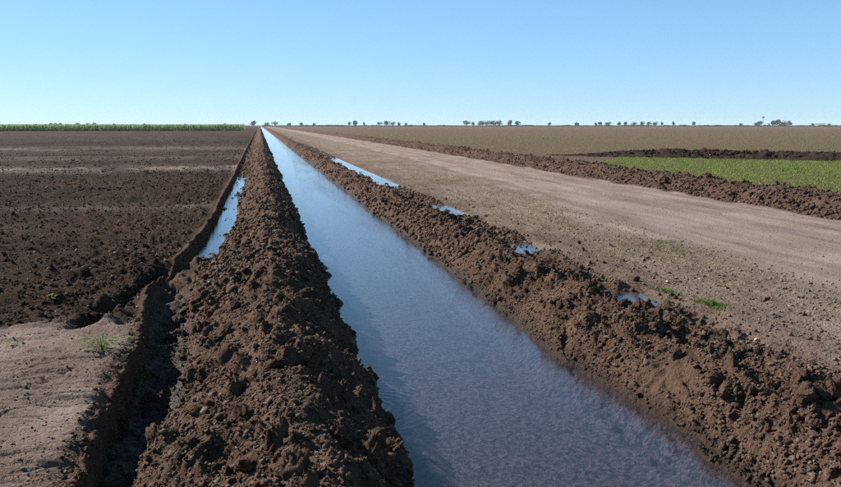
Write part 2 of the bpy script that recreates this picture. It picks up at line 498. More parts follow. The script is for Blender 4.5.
STRIPS = [
    ('plowed_field', geo_cols(-1.9, .02, 1.042, 3000, -1)),
    ('canal_bank', lin(-1.9, .96, .0165)),
    ('canal_bed', lin(.96, 2.62, .06)),
    ('canal_bank', lin(2.62, 4.5, .019)),
    ('road_verge', lin(4.5, 6.4, .034)),
    ('dirt_road', lin(6.4, 11.1, .085)),
    ('field_berm', lin(11.1, 14.9, .055)),
    ('seeded_field', geo_cols(14.9, .10, 1.08, 3000, 1)),
]
SLAB = {
    'plowed_field': 'dark ploughed field of broken clods left of the furrow',
    'canal_bed': 'muddy bed under the canal water',
    'road_verge': 'rough verge of dry grass and crumbs beside the dirt road',
    'dirt_road': 'pale compacted dirt road running beside the canal',
    'field_berm': 'long ridge of thrown up brown soil along the dirt road',
    'seeded_field': 'flat olive brown sown field stretching to the horizon',
}
ST = []
for name, cols in STRIPS:
    c, Y = np.meshgrid(cols, ROWS)
    Z = height(c, Y)
    X = Xof(c, Y)
    me = mesh_np(name, np.stack([X, Y, Z], -1).reshape(-1, 3), grid_faces(*c.shape), M_SOIL, True, maskcol(c, Y).reshape(-1, 4), (-masks(c, Y)['lf'] * (.85 + .3 * fbm(X * .35, Y * .35, 3, 210))).ravel())
    if name == 'canal_bank':
        lab = 'heaped soil bank between the furrow and the canal' if cols[0] < 0 else 'heaped soil bank between the canal and the dirt road'
    else:
        lab = SLAB[name]
    ST.append(obj(name, me, kind='structure', label=lab))
S_LF, S_LB, S_BED, S_RB, S_VERGE, S_ROAD, S_BERM, S_RF = ST

# ---------------------------------------------------------------- cross ridge in the right field
def ridge(name, P0, P1, hgt, half, seed, label):
    P0, P1 = np.array(P0), np.array(P1)
    L = np.linalg.norm(P1 - P0)
    t = (P1 - P0) / L
    nrm = np.array([-t[1], t[0]])
    a = np.arange(0, L, .09)
    b = np.linspace(-half, half, 44)
    B, A = np.meshgrid(b, a)
    bend = fbm(A * .12, A * 0, 3, seed) * .5
    X = P0[0] + t[0] * A + nrm[0] * (B + bend)
    Y = P0[1] + t[1] * A + nrm[1] * (B + bend)
    prof = np.clip(1 - np.abs(B) / half, 0, 1)
    prof = sstep(0, 1, prof)
    ends = sstep(0, 8, A) * (1 - sstep(L - 1.5, L, A))
    Z = prof * hgt * ends * (.62 + .38 * sstep(0, 9, A)) * (1 + .3 * fbm(X, Y, 3, seed)) - .03 + sstep(0, .25, prof) * ends * (domes(X, Y, .5, seed, .6) * .45 + domes(X, Y, .2, seed + 9, .8) * .7)
    mk = np.zeros(A.shape + (4,)); mk[..., 0] = .05
    me = mesh_np(name, np.stack([X, Y, Z], -1).reshape(-1, 3), grid_faces(*A.shape)[:, ::-1], M_SOIL, True, mk.reshape(-1, 4), np.full(A.size, -1.0))
    return obj(name, me, kind='structure', label=label), (P0, t, nrm, L, half, hgt)
S_CROSS, RIDGE = ridge('field_ridge', (16.9, 50.1), (58, 16.5), .42, 1.3, 301, 'low dark soil ridge crossing the field behind the green patch')

# ---------------------------------------------------------------- water sheets
def sheet(name, cs, ys, z, label):
    c, Y = np.meshgrid(cs, ys)
    me = mesh_np(name, np.stack([c, Y, np.full_like(c, z)], -1).reshape(-1, 3), grid_faces(*c.shape), M_WATER, True)
    return obj(name, me, kind='structure', label=label)
sheet('canal_water', np.array([.55, 3.1]), np.array([-8., 40, 1000]), -.30, 'straight strip of blue canal water between two soil banks')
sheet('puddle', np.array([-1.35, -.5]), np.array([12.3, 35.5]), -.212, 'narrow water pool in the furrow beside the ploughed field')
for y0, y1, w in ((8.05, 9.2, 'short puddle behind the bank near the green grass tufts'), (11.7, 13.4, 'small puddle at the edge of the rough verge'),
                  (16.3, 19.6, 'broken puddle in the roadside ditch between two larger ones'), (25, 51, 'long bright puddle in the roadside ditch far along the bank')):
    sheet('puddle', np.array([3.5, 4.4]), np.array([y0, y1]), -.09 if y0 < 10 else -.075 if y0 < 14 else -.04, w)

# ---------------------------------------------------------------- clods
def ico(sub):
    bm = bmesh.new()
    bmesh.ops.create_icosphere(bm, subdivisions=sub, radius=1.0)
    v = np.array([p.co[:] for p in bm.verts]); f = np.array([[q.index for q in p.verts] for p in bm.faces])
    bm.free()
    return v, f

def chunk(sub, seed):
    r = np.random.default_rng(seed)
    v, f = ico(sub)
    v = v * 1.15
    for k in range(8):
        n = r.normal(size=3); n /= np.linalg.norm(n)
        d = r.uniform(.42, .9)
        over = np.maximum(v @ n - d, 0)
        v = v - over[:, None] * n[None, :] * .92
    q = v * 2.3 + seed * 3.7
    nz = fbm(q[:, 0] + q[:, 2] * .7, q[:, 1] - q[:, 2] * .6, 3, seed)
    q = v * 6.1 + seed * 1.7
    nz2 = fbm(q[:, 0] + q[:, 2] * .7, q[:, 1] - q[:, 2] * .6, 2, seed + 5)
    v = v * (1 + .30 * nz + .16 * nz2)[:, None]
    v = v * r.uniform(.62, 1.2, len(v))[:, None] if sub == 1 else v * r.uniform(.86, 1.1, len(v))[:, None]
    v = v * r.uniform([.9, .65, .40], [1.45, 1.05, .8])
    return v, f

CH3 = [chunk(4, 40 + k) for k in range(8)]
CH2 = [chunk(2, 60 + k) for k in range(8)]
CH1 = [chunk(1, 80 + k) for k in range(8)]
def shard(seed):
    r = np.random.default_rng(seed)
    v = np.array([(1, 0, 0), (-1, 0, 0), (0, 1, 0), (0, -1, 0), (0, 0, 1), (0, 0, -1)], float) * r.uniform(.6, 1.2, 6)[:, None]
    v = v + r.normal(0, .16, v.shape)
    f = np.array([(0, 2, 4), (2, 1, 4), (1, 3, 4), (3, 0, 4), (2, 0, 5), (1, 2, 5), (3, 1, 5), (0, 3, 5)])
    return v * r.uniform([.95, .75, .55], [1.35, 1.1, .9]), f
CH0 = [shard(120 + k) for k in range(12)]
CLOD_ME = [mesh_np('clod', v, f, M_SOIL, False) for v, f in CH3]

def rotm(n):
    q = rng.normal(size=(n, 4)); q /= np.linalg.norm(q, axis=1)[:, None]
    w, x, yy, z = q.T
    return np.stack([np.stack([1 - 2 * (yy * yy + z * z), 2 * (x * yy - z * w), 2 * (x * z + yy * w)], -1),
                     np.stack([2 * (x * yy + z * w), 1 - 2 * (x * x + z * z), 2 * (yy * z - x * w)], -1),
                     np.stack([2 * (x * z - yy * w), 2 * (yy * z + x * w), 1 - 2 * (x * x + yy * yy)], -1)], 1)

def heap_mesh(name, P, r, parent, lods, dry=None, moist=0.0):
    """many crumbs joined into one uncountable mass"""
    vs, fs, ms, ts, off = [], [], [], [], 0
    which = rng.integers(0, len(lods), len(r))
    tone = np.clip(rng.normal(.15, .2, len(r)), 0, 1)
    tone = np.where((rng.uniform(0, 1, len(r)) < .16) & (r < .022 + .001 * P[:, 1]), rng.uniform(.3, 1.2, len(r)) + moist * 1.3, tone) - moist
    for k, (v, f) in enumerate(lods):
        s = np.where(which == k)[0]
        if not len(s): continue
        Rm = rotm(len(s))
        V = np.einsum('nij,vj->nvi', Rm, v) * r[s][:, None, None]
        V[..., 2] *= .85
        V += P[s][:, None, :]
        F = f[None] + (np.arange(len(s)) * len(v))[:, None, None] + off
        vs.append(V.reshape(-1, 3)); fs.append(F.reshape(-1, 3))
        ts.append(np.repeat(tone[s], len(v)))
        mk = np.zeros((len(s), len(v), 4))
        if dry is not None: mk[:] = dry[s][:, None, :]
        ms.append(mk.reshape(-1, 4))
        off += len(s) * len(v)
    me = mesh_np(name, np.concatenate(vs), np.concatenate(fs), M_SOIL, False, np.concatenate(ms), np.concatenate(ts))
    return obj(name, me, parent=parent, kind='stuff')

def inframe(X, Y, marg=.12):
    a = R(YAW)
    d = X * math.sin(a) + Y * math.cos(a)
    s = X * math.cos(a) - Y * math.sin(a)
    return (d > 1) & (np.abs(s) < d * (.514 + marg) + .5)

def scatter(n, c0, c1, y0, y1, power=1.0):
    """more of them close by: Y drawn with density ~ 1/Y^power"""
    c = rng.uniform(c0, c1, n)
    u = rng.uniform(0, 1, n)
    if power == 1.0: Y = y0 * (y1 / y0) ** u
    else:
        e = 1 - power; Y = (y0 ** e + u * (y1 ** e - y0 ** e)) ** (1 / e)
    ok = inframe(Xof(c, Y), Y)
    return c[ok], Y[ok]

def place(c, Y, r, sink):
    return np.stack([Xof(c, Y), Y, height(c, Y) + r * sink], -1)

def big_clods(parent, c0, c1, y0, y1, rmin, rmax, n=300, keep=None, sink=.1, name='soil_clod'):
    c, Y = scatter(n * 6, c0, c1, y0, y1, 1.3)
    if keep is not None:
        k = keep(c, Y); c, Y = c[k], Y[k]
    c, Y = c[:n], Y[:n]
    r = rmin + (rmax - rmin) * rng.uniform(0, 1, len(c)) ** 3.2
    P = place(c, Y, r, sink)
    for p, q in zip(P, r):
        o = obj(name, CLOD_ME[rng.integers(0, 8)], parent=parent, loc=p)
        o.scale = (q, q, q * .9)
        o.rotation_euler = rng.uniform(-3.1, 3.1, 3)

def above(level):
    return lambda c, Y: (height(c, Y) > level) & (((c - 3.12) / .34) ** 2 + ((Y - 5.75) / .5) ** 2 > rng.uniform(.0, .8, len(c)))
def crumbs(name, parent, n, c0, c1, y0, y1, rmin, rmax, lods, power=1.3, keep=None, sink=.15, usemask=False, expo=2.0, moist=0.0):
    c, Y = scatter(n, c0, c1, y0, y1, power)
    if keep is not None:
        k = keep(c, Y); c, Y = c[k], Y[k]
    r = rmin + (rmax - rmin) * rng.uniform(0, 1, len(c)) ** expo
    mk = maskcol(c, Y) if usemask else None
    return heap_mesh(name, place(c, Y, r, sink), r, parent, lods, mk, moist)

def not_head(c, Y):
    m = masks(c, Y); return m['head'] < .4

big_clods(S_LB, -.85, .85, 2.5, 14, .026, .10, keep=above(-.27))
crumbs('soil_crumbs', S_LB, 5000, -.95, .9, 2.3, 14, .016, .04, CH1, 1.4, above(-.28))
crumbs('soil_crumbs', S_LB, 26000, -.95, .9, 2.3, 11, .006, .018, CH0, 1.6, above(-.28))
crumbs('soil_crumbs', S_LB, 9000, -.95, .9, 9, 80, .022, .06, CH0, 1.5, above(-.28))
big_clods(S_RB, 2.85, 4.2, 3.6, 18, .028, .10, keep=above(-.03))
crumbs('soil_crumbs', S_RB, 5500, 2.72, 4.4, 3.6, 20, .016, .045, CH1, 1.4, above(-.27))
crumbs('soil_crumbs', S_RB, 22000, 2.72, 4.4, 3.6, 14, .007, .02, CH0, 1.6, above(-.28))
crumbs('soil_crumbs', S_RB, 9000, 2.72, 4.4, 12, 90, .025, .07, CH0, 1.5, above(-.28))
big_clods(S_VERGE, 4.15, 5.6, 6, 26, .015, .06, 110, sink=.0)
big_clods(S_BERM, 11.2, 14.3, 13, 45, .04, .13, sink=.05)
crumbs('soil_crumbs', S_BERM, 17000, 11.15, 14.6, 13, 120, .02, .075, CH0, 1.4)
fieldc = lambda c, Y: (masks(c, Y)['lf'] > .5)
def lf_scatter_big():
    big_clods(S_LF, -7, -1.3, 8.2, 24, .02, .055, keep=fieldc, sink=.1)
lf_scatter_big()
crumbs('soil_crumbs', S_LF, 34000, -12, -1.25, 8, 40, .012, .038, CH0, 1.2, fieldc, usemask=True, moist=.8)
crumbs('soil_crumbs', S_LF, 16000, -50, -1.3, 25, 160, .03, .07, CH0, 1.4, fieldc, usemask=True, moist=.8)
crumbs('soil_crumbs', S_LF, 5000, -3.2, -1.1, 3, 8.5, .003, .014, CH0, 1.2, usemask=True, expo=3)
crumbs('soil_crumbs', S_LF, 2600, -1.35, -.88, 3, 8.6, .006, .026, CH0, 1.2, lambda c, Y: masks(c, Y)['lip'] > .25, expo=2.5)
crumbs('soil_crumbs', S_VERGE, 7500, 4.2, 6.8, 5.5, 40, .006, .03, CH0, 1.5, usemask=True, expo=3)
crumbs('soil_crumbs', S_ROAD, 2500, 6.0, 11, 7, 40, .005, .02, CH0, 1.2, usemask=True, expo=3)

P0, T, N, L, HALF, HG = RIDGE
def ridge_clods(n, rmin, rmax):
    a = rng.uniform(1, L - 1, n); b = rng.normal(0, .45, n)
    X = P0[0] + T[0] * a + N[0] * b; Y = P0[1] + T[1] * a + N[1] * b
    r = rmin + (rmax - rmin) * rng.uniform(0, 1, n) ** 2
    ok = inframe(X, Y)
    Z = HG * sstep(0, 1, np.clip(1 - np.abs(b) / HALF, 0, 1))
    en = sstep(0, 8, a) * (.62 + .38 * sstep(0, 9, a))
    Z = Z * en; r = r * (.35 + .65 * en)
    return np.stack([X, Y, Z], -1)[ok], r[ok]
Pc, rc = ridge_clods(5000, .04, .14)
heap_mesh('soil_crumbs', Pc, rc, S_CROSS, CH0, moist=.9)

# pale pebbles on the verge and road shoulder
STONE_ME = [mesh_np('stone', v, f, M_STONE, True) for v, f in CH2]
def stones(n, c0, c1, y0, y1, rmin, rmax, parent):
    c, Y = scatter(n * 4, c0, c1, y0, y1, 1.2)
    c, Y = c[:n], Y[:n]
    r = rng.uniform(rmin, rmax, len(c))
    for p, q in zip(place(c, Y, r, .3), r):
        o = obj('pebble', STONE_ME[rng.integers(0, 8)], parent=parent, loc=p)
        o.scale = (q, q, q * .7); o.rotation_euler = rng.uniform(-.4, .4, 3) + np.array([0, 0, rng.uniform(0, 6)])
stones(45, 4.4, 6.6, 6.5, 24, .008, .022, S_VERGE)
stones(18, 6.6, 11, 10, 30, .01, .024, S_ROAD)

# ---------------------------------------------------------------- blades, plants, crops
def blades_mesh(P, h, w, lean, mat, name):
    """one bent blade of two triangles-pairs at every point"""
    n = len(P)
    a = rng.uniform(0, 2 * np.pi, n)
    dx, dy = np.cos(a), np.sin(a)
    px, py = -dy, dx
    V = np.zeros((n, 5, 3))
    for k, (t, ww) in enumerate(((0, 1.0), (0, -1.0), (.55, .8), (.55, -.8), (1, 0))):
        off = lean * t ** 1.8
        V[:, k, 0] = P[:, 0] + dx * off + px * w * ww * .5
        V[:, k, 1] = P[:, 1] + dy * off + py * w * ww * .5
        V[:, k, 2] = P[:, 2] + h * t * np.sqrt(np.maximum(1 - (lean / np.maximum(h, 1e-4) * t * .6) ** 2, .2))
    F = np.array([[0, 1, 3], [0, 3, 2], [2, 3, 4]])
    F = (F[None] + (np.arange(n) * 5)[:, None, None]).reshape(-1, 3)
    return mesh_np(name, V.reshape(-1, 3), F, mat, False)

# the green sown patch between berm and cross ridge
n = 210000
gx = rng.uniform(15, 50, n); gy = rng.uniform(14, 50, n)
side = (gx - P0[0]) * N[0] + (gy - P0[1]) * N[1]
sgn = 1 if ((0 - P0[0]) * N[0] + (0 - P0[1]) * N[1]) > 0 else -1
cc = gx - drift(np.full(n, 20.), gy)
ok = (side * sgn > .9) & inframe(gx, gy) & (cc > 14.9) & (vnoise(gx * .5, gy * .5, 5) * .3 + vnoise(gx * 2, gy * 2, 6) * .4 > -.45) & (gx > 15 + np.clip(gy - 36, 0, 20) * .62)
gx, gy, cc = gx[ok], gy[ok], cc[ok]
gx = gx + .0
row = np.round(gx / .18) * .18
gx = row + rng.normal(0, .03, len(gx))
P = np.stack([gx, gy, height(cc, gy) - .005], -1)
me = blades_mesh(P, rng.uniform(.03, .085, len(P)), rng.uniform(.014, .030, len(P)), rng.uniform(.02, .08, len(P)), M_WHEAT, 'seedlings')
obj('green_seedlings', me, kind='stuff', label='bright green patch of young seedlings behind the soil berm', cat='seedlings')

# sparse sown rows beyond the ridge
n = 60000
gy = 20 * (300 / 20) ** rng.uniform(0, 1, n); gx = 15 + rng.uniform(0, 1, n) * gy * .9
side = (gx - P0[0]) * N[0] + (gy - P0[1]) * N[1]
cc = gx - drift(np.full(n, 20.), gy)
ok = (side * sgn < -1.2) & inframe(gx, gy) & (cc > 15) & (rng.uniform(0, 1, n) < .8 - .8 * sstep(60, 290, gy))
gx, gy, cc = gx[ok], gy[ok], cc[ok]
P = np.stack([gx, gy, height(cc, gy) - .005], -1)
s = gy / 50
me = blades_mesh(P, rng.uniform(.05, .12, len(P)) * (.7 + .3 * s), rng.uniform(.015, .03, len(P)) * (.6 + .5 * s), rng.uniform(.03, .09, len(P)), M_WHEAT, 'rows')
obj('sparse_seedlings', me, kind='stuff', label='thin scattered seedlings over the wide brown field', cat='seedlings')

# crops far on the left
def crop(name, x0, x1, y0, y1, n, h0, h1, mat, label, lw):
    X = rng.uniform(x0, x1, n)
    Y = y0 + (y1 - y0) * rng.uniform(0, 1, n) ** 2.2
    P = np.stack([X, Y, np.zeros(n) - .02], -1)
    me = blades_mesh(P, rng.uniform(h0, h1, n), rng.uniform(lw * .6, lw, n), rng.uniform(.1, .5, n), mat, name)
    return obj(name, me, kind='stuff', label=label, cat='crop')
crop('dark_green_crop', -190, -6, 272, 330, 26000, .6, 1.05, M_CROPD, 'low dark green crop at the far edge of the ploughed field', .25)
crop('pale_green_crop', -280, -7, 380, 460, 24000, 1.7, 2.5, M_CROPL, 'taller pale green crop standing behind the dark green one', .35)

# dry grass and green grass on the verge (uncountable)
def tufts(n, c0, c1, y0, y1, nb, hh, ww, mat, name, label, cat, keep=None, power=1.3, parent=None):
    c, Y = scatter(n, c0, c1, y0, y1, power)
    if keep is not None:
        k = keep(c, Y); c, Y = c[k], Y[k]
    c = np.repeat(c, nb) + rng.normal(0, .035, len(c) * nb); Y = np.repeat(Y, nb) + rng.normal(0, .035, len(Y) * nb)
    P = place(c, Y, np.zeros(len(c)), 0); P[:, 2] -= .004
    me = blades_mesh(P, rng.uniform(hh * .4, hh, len(P)), rng.uniform(ww * .5, ww, len(P)), rng.uniform(hh * .3, hh * 1.0, len(P)), mat, name)
    return obj(name, me, kind='stuff', label=label, cat=cat)
tufts(3200, 4.5, 7.2, 7, 45, 9, .06, .006, M_DRYG, 'dry_grass', 'short bleached dry grass scattered over the road verge', 'grass',
      lambda c, Y: (masks(c, Y)['verge'] > .3) & (fbm(c * .7, Y * .45, 4, 204) > -.15))
tufts(800, 4.4, 6.8, 8, 60, 10, .06, .006, M_GREEN, 'verge_grass', 'thin green grass growing between the dry litter of the verge', 'grass',
      lambda c, Y: (masks(c, Y)['verge'] > .3) & (fbm(c * .9 + 5, Y * .5, 4, 205) > .16))

def grass_tuft(c, Y, rad, nb, hh, label):
    a = rng.uniform(0, 2 * np.pi, nb); q = rad * rng.uniform(0, 1, nb) ** .8 * (.6 + .5 * np.sin(a * 2 + c * 9))
    cs, ys = c + np.cos(a) * q * 1.0, Y + np.sin(a) * q * 1.3
    base = float(height(np.array([c]), np.array([Y]))[0])
    P = place(cs, ys, np.zeros(nb), 0); P[:, 2] -= .004
    P -= np.array([c, Y, base])
    me = blades_mesh(P, rng.uniform(hh * .4, hh, nb), rng.uniform(.004, .009, nb), rng.uniform(hh * .3, hh * 1.2, nb), M_GREEN, 'grass_tuft')
    return obj('grass_tuft', me, label=label, cat='grass tuft', group='green grass tufts on the verge', loc=(float(Xof(np.array(c), np.array(Y))), Y, base))
grass_tuft(4.66, 8.75, .20, 330, .07, 'small bright green grass tuft by the short puddle')
grass_tuft(4.72, 7.85, .24, 430, .075, 'wider bright green grass tuft beside a dark clod on the verge')

def weed(c, Y, n, size, label):
    z = float(height(np.array([c]), np.array([Y]))[0])
    root = obj('weed_plant', None, label=label, cat='weed', loc=(c, Y, z - .01))
    vs, fs = [], []
    stems_v, stems_f = [], []
    for k in range(n):
        a = rng.uniform(0, 6.28); rr = rng.uniform(.01, size); hh = rng.uniform(.02, size * .9)
        tip = np.array([math.cos(a) * rr * 1.2, math.sin(a) * rr * .8, hh])
        s0 = len(stems_v); p = np.array([-math.sin(a), math.cos(a), 0]) * .003
        stems_v += [-p, p, tip + p * .5, tip - p * .5]; stems_f += [[s0, s0 + 1, s0 + 2], [s0, s0 + 2, s0 + 3]]
        d = np.array([math.cos(a), math.sin(a), rng.uniform(-.2, .5)]); d /= np.linalg.norm(d)
        sd_ = np.cross(d, [0, 0, 1]); sd_ /= np.linalg.norm(sd_)
        ln = rng.uniform(.03, .065); w = ln * .32
        b = len(vs)
        vs += [tip, tip + d * ln * .4 + sd_ * w + [0, 0, .004], tip + d * ln * .4 - sd_ * w + [0, 0, .004], tip + d * ln * .5 - [0, 0, .003], tip + d * ln - [0, 0, .01]]
        fs += [[b, b + 1, b + 3], [b, b + 3, b + 2], [b + 1, b + 4, b + 3], [b + 3, b + 4, b + 2]]
    obj('leaves', mesh_np('leaves', vs, fs, M_GREEN), parent=root)
    obj('stems', mesh_np('stems', stems_v, stems_f, M_GREEN), parent=root)
weed(-1.36, 7.15, 55, .17, 'small green weed on the lip of the dark trench')
weed(-2.12, 7.45, 8, .06, 'tiny green sprout on the bare smooth headland')
weed(-2.35, 9.6, 14, .07, 'little green sprout among the plough clods')

# ---------------------------------------------------------------- horizon: trees, wind pump, farm shed
F = 818.0
f3 = np.array([math.sin(R(YAW)) * math.cos(R(PITCH)), math.cos(R(YAW)) * math.cos(R(PITCH)), -math.sin(R(PITCH))])
r3 = np.array([math.cos(R(YAW)), -math.sin(R(YAW)), 0]); u3 = np.cross(r3, f3)
def bearing(px):
    d = f3 + r3 * (px - 420.5) / F - u3 * (124.8 - 243.5) / F
    return math.atan2(d[0], d[1])
def far_pos(px, dist):
    a = bearing(px); return (math.sin(a) * dist, math.cos(a) * dist)

def crown_mesh(name, rx, ry, rz, zc, n, leaf, mat, lobes, seed):
    r = np.random.default_rng(seed)
    V, Fc = [], []
    cs = [(r.uniform(-.55, .55) * rx, r.uniform(-.55, .55) * ry, r.uniform(-.35, .45) * rz, r.uniform(.45, .75)) for _ in range(lobes)]
    pts = []
    for k in range(n):
        lx, ly, lz, lr = cs[r.integers(0, lobes)]
        d = r.normal(size=3); d /= np.linalg.norm(d)
        q = r.uniform(.35, 1) ** .5
        pts.append((lx + d[0] * rx * lr * q, ly + d[1] * ry * lr * q, zc + lz + d[2] * rz * lr * q))
    pts = np.array(pts)
    a = r.normal(size=(n, 3)); a /= np.linalg.norm(a, axis=1)[:, None]
    b = np.cross(a, r.normal(size=(n, 3))); b /= np.linalg.norm(b, axis=1)[:, None]
    s = (leaf * r.uniform(.6, 1.3, n))[:, None]
    V = np.stack([pts + a * s, pts + b * s * .6, pts - a * s * .8, pts - b * s * .6], 1).reshape(-1, 3)
    V[:, 2] = np.maximum(V[:, 2], .15)
    Fq = np.arange(n * 4).reshape(n, 4)
    return mesh_np(name, V, Fq, mat)

def trunk_mesh(h, r0, lean, branches, rx, rz):
    V, Fc = [], []
    def tube(p, q, a, b, seg=6):
        p, q = np.array(p, float), np.array(q, float)
        d = q - p; d /= np.linalg.norm(d)
        x = np.cross(d, [0.3, .9, .1]); x /= np.linalg.norm(x); yv = np.cross(d, x)
        s = len(V)
        for pt, rad in ((p, a), (q, b)):
            for k in range(seg):
                t = 2 * math.pi * k / seg
                V.append(pt + (x * math.cos(t) + yv * math.sin(t)) * rad)
        for k in range(seg):
            Fc.append([s + k, s + (k + 1) % seg, s + seg + (k + 1) % seg, s + seg + k])
    tube((0, 0, -.2), (lean, 0, h), r0, r0 * .6)
    for k in range(branches):
        a = 2 * math.pi * k / branches + .4
        tube((lean * .9, 0, h * .9), (lean + math.cos(a) * rx * .6, math.sin(a) * rx * .6, h + rz * .9), r0 * .45, r0 * .15)
    return mesh_np('trunk', np.array(V), np.array(Fc), M_BARK)

DIST = 1500.0
def tree(px, wpx, top, dist, label, mat=M_TREE, seed=0, group='trees on the far horizon', bare=.08):
    k = dist / F / 1.02
    h = (124.8 - top + .2) * k + EYE
    w = wpx * k
    x, yv = far_pos(px, dist)
    root = obj('far_tree', None, label=label, cat='tree', group=group, loc=(x, yv, 0))
    th = h * bare
    rz = (h - th) / 2
    obj('trunk', trunk_mesh(th + rz * .3, max(.12, h * .035), rng.uniform(-.2, .2), 4, w * .4, rz), parent=root)
    obj('crown', crown_mesh('crown', w * .66, w * .66, rz * 1.1, th + rz * .9, 420, max(.35, h * .09), mat, 7, 500 + seed), parent=root)

L_LEFT = 'small hazy tree rising just above the green crop'
L_SHRUB = 'tiny lone bush on the far horizon behind the brown field'
TREES = [
    (36, 2.4, 123.2, L_LEFT), (45, 2.2, 123.3, L_LEFT), (51, 2.6, 122.6, L_LEFT), (55, 3.2, 122.4, L_LEFT), (60, 2.2, 122.6, L_LEFT), (67, 5, 123.2, L_LEFT),
    (77.5, 3.2, 122.4, L_LEFT), (88, 2.4, 122.6, L_LEFT), (94.5, 3.0, 122.2, L_LEFT), (114, 2, 123, L_LEFT), (145, 2.6, 122.6, L_LEFT), (185, 2, 123, L_LEFT), (225, 2.4, 122.8, L_LEFT),
    (254.2, 6.2, 120.4, 'round dark tree at the end of the green crop beside the canal'),
    (267, 5, 122.2, 'low bush close to where the canal meets the horizon'), (275, 6, 121.8, 'broad low tree standing right of the end of the canal'),
    (289, 3, 122.2, 'small lone bush next past the broad low tree by the canal end'), (301, 3, 121.9, 'small dark bush second past the broad low tree by the canal end'), (314, 2.4, 123, 'very low bush between the canal end and the tall rounded tree'),
    (349.5, 3, 121.8, 'smaller bush next to the tall rounded lone tree'), (355.5, 4.6, 119.9, 'tall rounded lone tree with a dense dark crown'), (364, 2, 121.8, 'narrow upright little tree next to the tall rounded one'),
    (380, 4.5, 122, 'left low tree of the humped grove'), (387.8, 5.5, 120.2, 'tallest middle tree of the humped grove'), (393, 4, 121.6, 'right low tree of the humped grove'), (399, 2.6, 122.2, 'small bush just right of the humped grove'),
    (406, 2.2, 122.7, 'tiny bush second to the right of the humped grove'), (424, 2.2, 122.6, 'tiny bush midway between the humped grove and the square tree'),
    (467, 6.5, 120.4, 'square dense tree apart from the long grove'), (473, 2.6, 122, 'small bush between the square tree and the long grove'),
    (481, 5.5, 120.4, 'tree at the left end of the long dense grove'), (487, 6, 120.8, 'tree inside the long dense grove'), (493, 6, 120.4, 'tree inside the long dense grove'), (499.5, 6, 120.0, 'tallest tree at the right end of the long dense grove'),
    (510.5, 4, 120.2, 'first of two dense trees right of the long grove'), (517.5, 4.4, 120.4, 'second of two dense trees right of the long grove'),
    (549.5, 2.6, 122, 'lone small bush next past the two dense trees'), (577, 3.6, 121.6, 'lone wider bush second past the two dense trees'), (596, 2.4, 122.4, 'lower bush of the close pair beside the wide dark bush'), (600, 3, 121.8, 'taller bush of the close pair beside the wide dark bush'), (607.5, 5, 121.4, 'wide dark bush standing amid the tiny lone bushes'), (619, 2.6, 122, L_SHRUB), (625.5, 3, 121.6, L_SHRUB),
    (634, 4.6, 122, 'low bush in the loose thicket'), (642, 3.6, 121.6, 'low bush in the loose thicket'), (649, 4, 122, 'low bush in the loose thicket'), (655, 4, 122, 'low bush in the loose thicket'), (662, 2, 122.2, 'narrow bush just past the loose thicket'), (673.5, 2.2, 121.6, 'narrow upright tree second past the loose thicket'),
    (694, 2.8, 121.6, 'lone small tree between the loose thicket and the wind pump'), (741, 2.2, 123.2, 'very low bush short of the wind pump'), (756, 3, 122.6, 'low bush left of the wind pump'), (759.5, 4.6, 120.8, 'bushy tree at the foot of the wind pump'),
    (774.2, 4.6, 120.3, 'leftmost dark tree of the farm grove'), (777.6, 4.6, 119.8, 'tallest dark tree of the farm grove'), (783, 4.8, 120.6, 'paler tree at the right of the farm grove'), (789.6, 3.8, 121, 'separate tree just past the farm grove'),
    (813, 3, 123.4, L_SHRUB), (829, 3, 123.6, L_SHRUB),
]
for i, (px, w, top, lab) in enumerate(TREES):
    d = DIST * (1 + .12 * math.sin(i * 2.7))
    if lab is L_LEFT: top += .6
    tree(px, w, top, d, lab, M_TREE if i % 3 else M_TREE2, i)

# low shrubby belt along the far edge of the fields (reads as one mass)
n = 26000
px = rng.uniform(262, 900, n)
a = np.array([bearing(p) for p in np.linspace(255, 960, 200)]); aa = np.interp(px, np.linspace(255, 960, 200), a)
dd = rng.uniform(1020, 1120, n)
hh = 1.2 + 1.1 * (fbm(px * .12, px * 0, 4, 77) + .4)
P = np.stack([np.sin(aa) * dd, np.cos(aa) * dd, np.zeros(n)], -1)
me = blades_mesh(P, np.clip(hh, .4, 3) * rng.uniform(.4, 1, n), rng.uniform(.4, .9, n), rng.uniform(.1, .6, n), M_TREE2, 'belt')
obj('far_scrub', me, kind='stuff', label='low dull scrub belt along the far edge of the fields', cat='scrub')

# the air over the plain
V, Fq = None, None
hb = bmesh.new(); bmesh.ops.create_cube(hb, size=1.0)
hme = bpy.data.meshes.new('haze'); hb.to_mesh(hme); hb.free()
hmt, hnt = nodes_of('haze')
hout = hnt.nodes.new('ShaderNodeOutputMaterial'); hv = hnt.nodes.new('ShaderNodeVolumePrincipled')
hv.inputs['Color'].default_value = (.80, .90, 1.0, 1); hv.inputs['Density'].default_value = .00009
hnt.links.new(hv.outputs[0], hout.inputs['Volume']); hme.materials.append(hmt)
ho = obj('haze', hme, kind='stuff', label='thin blue haze over the whole plain', cat='haze')
ho.scale = (6700, 3200, 20); ho.location = (0, 1500, 8.5)

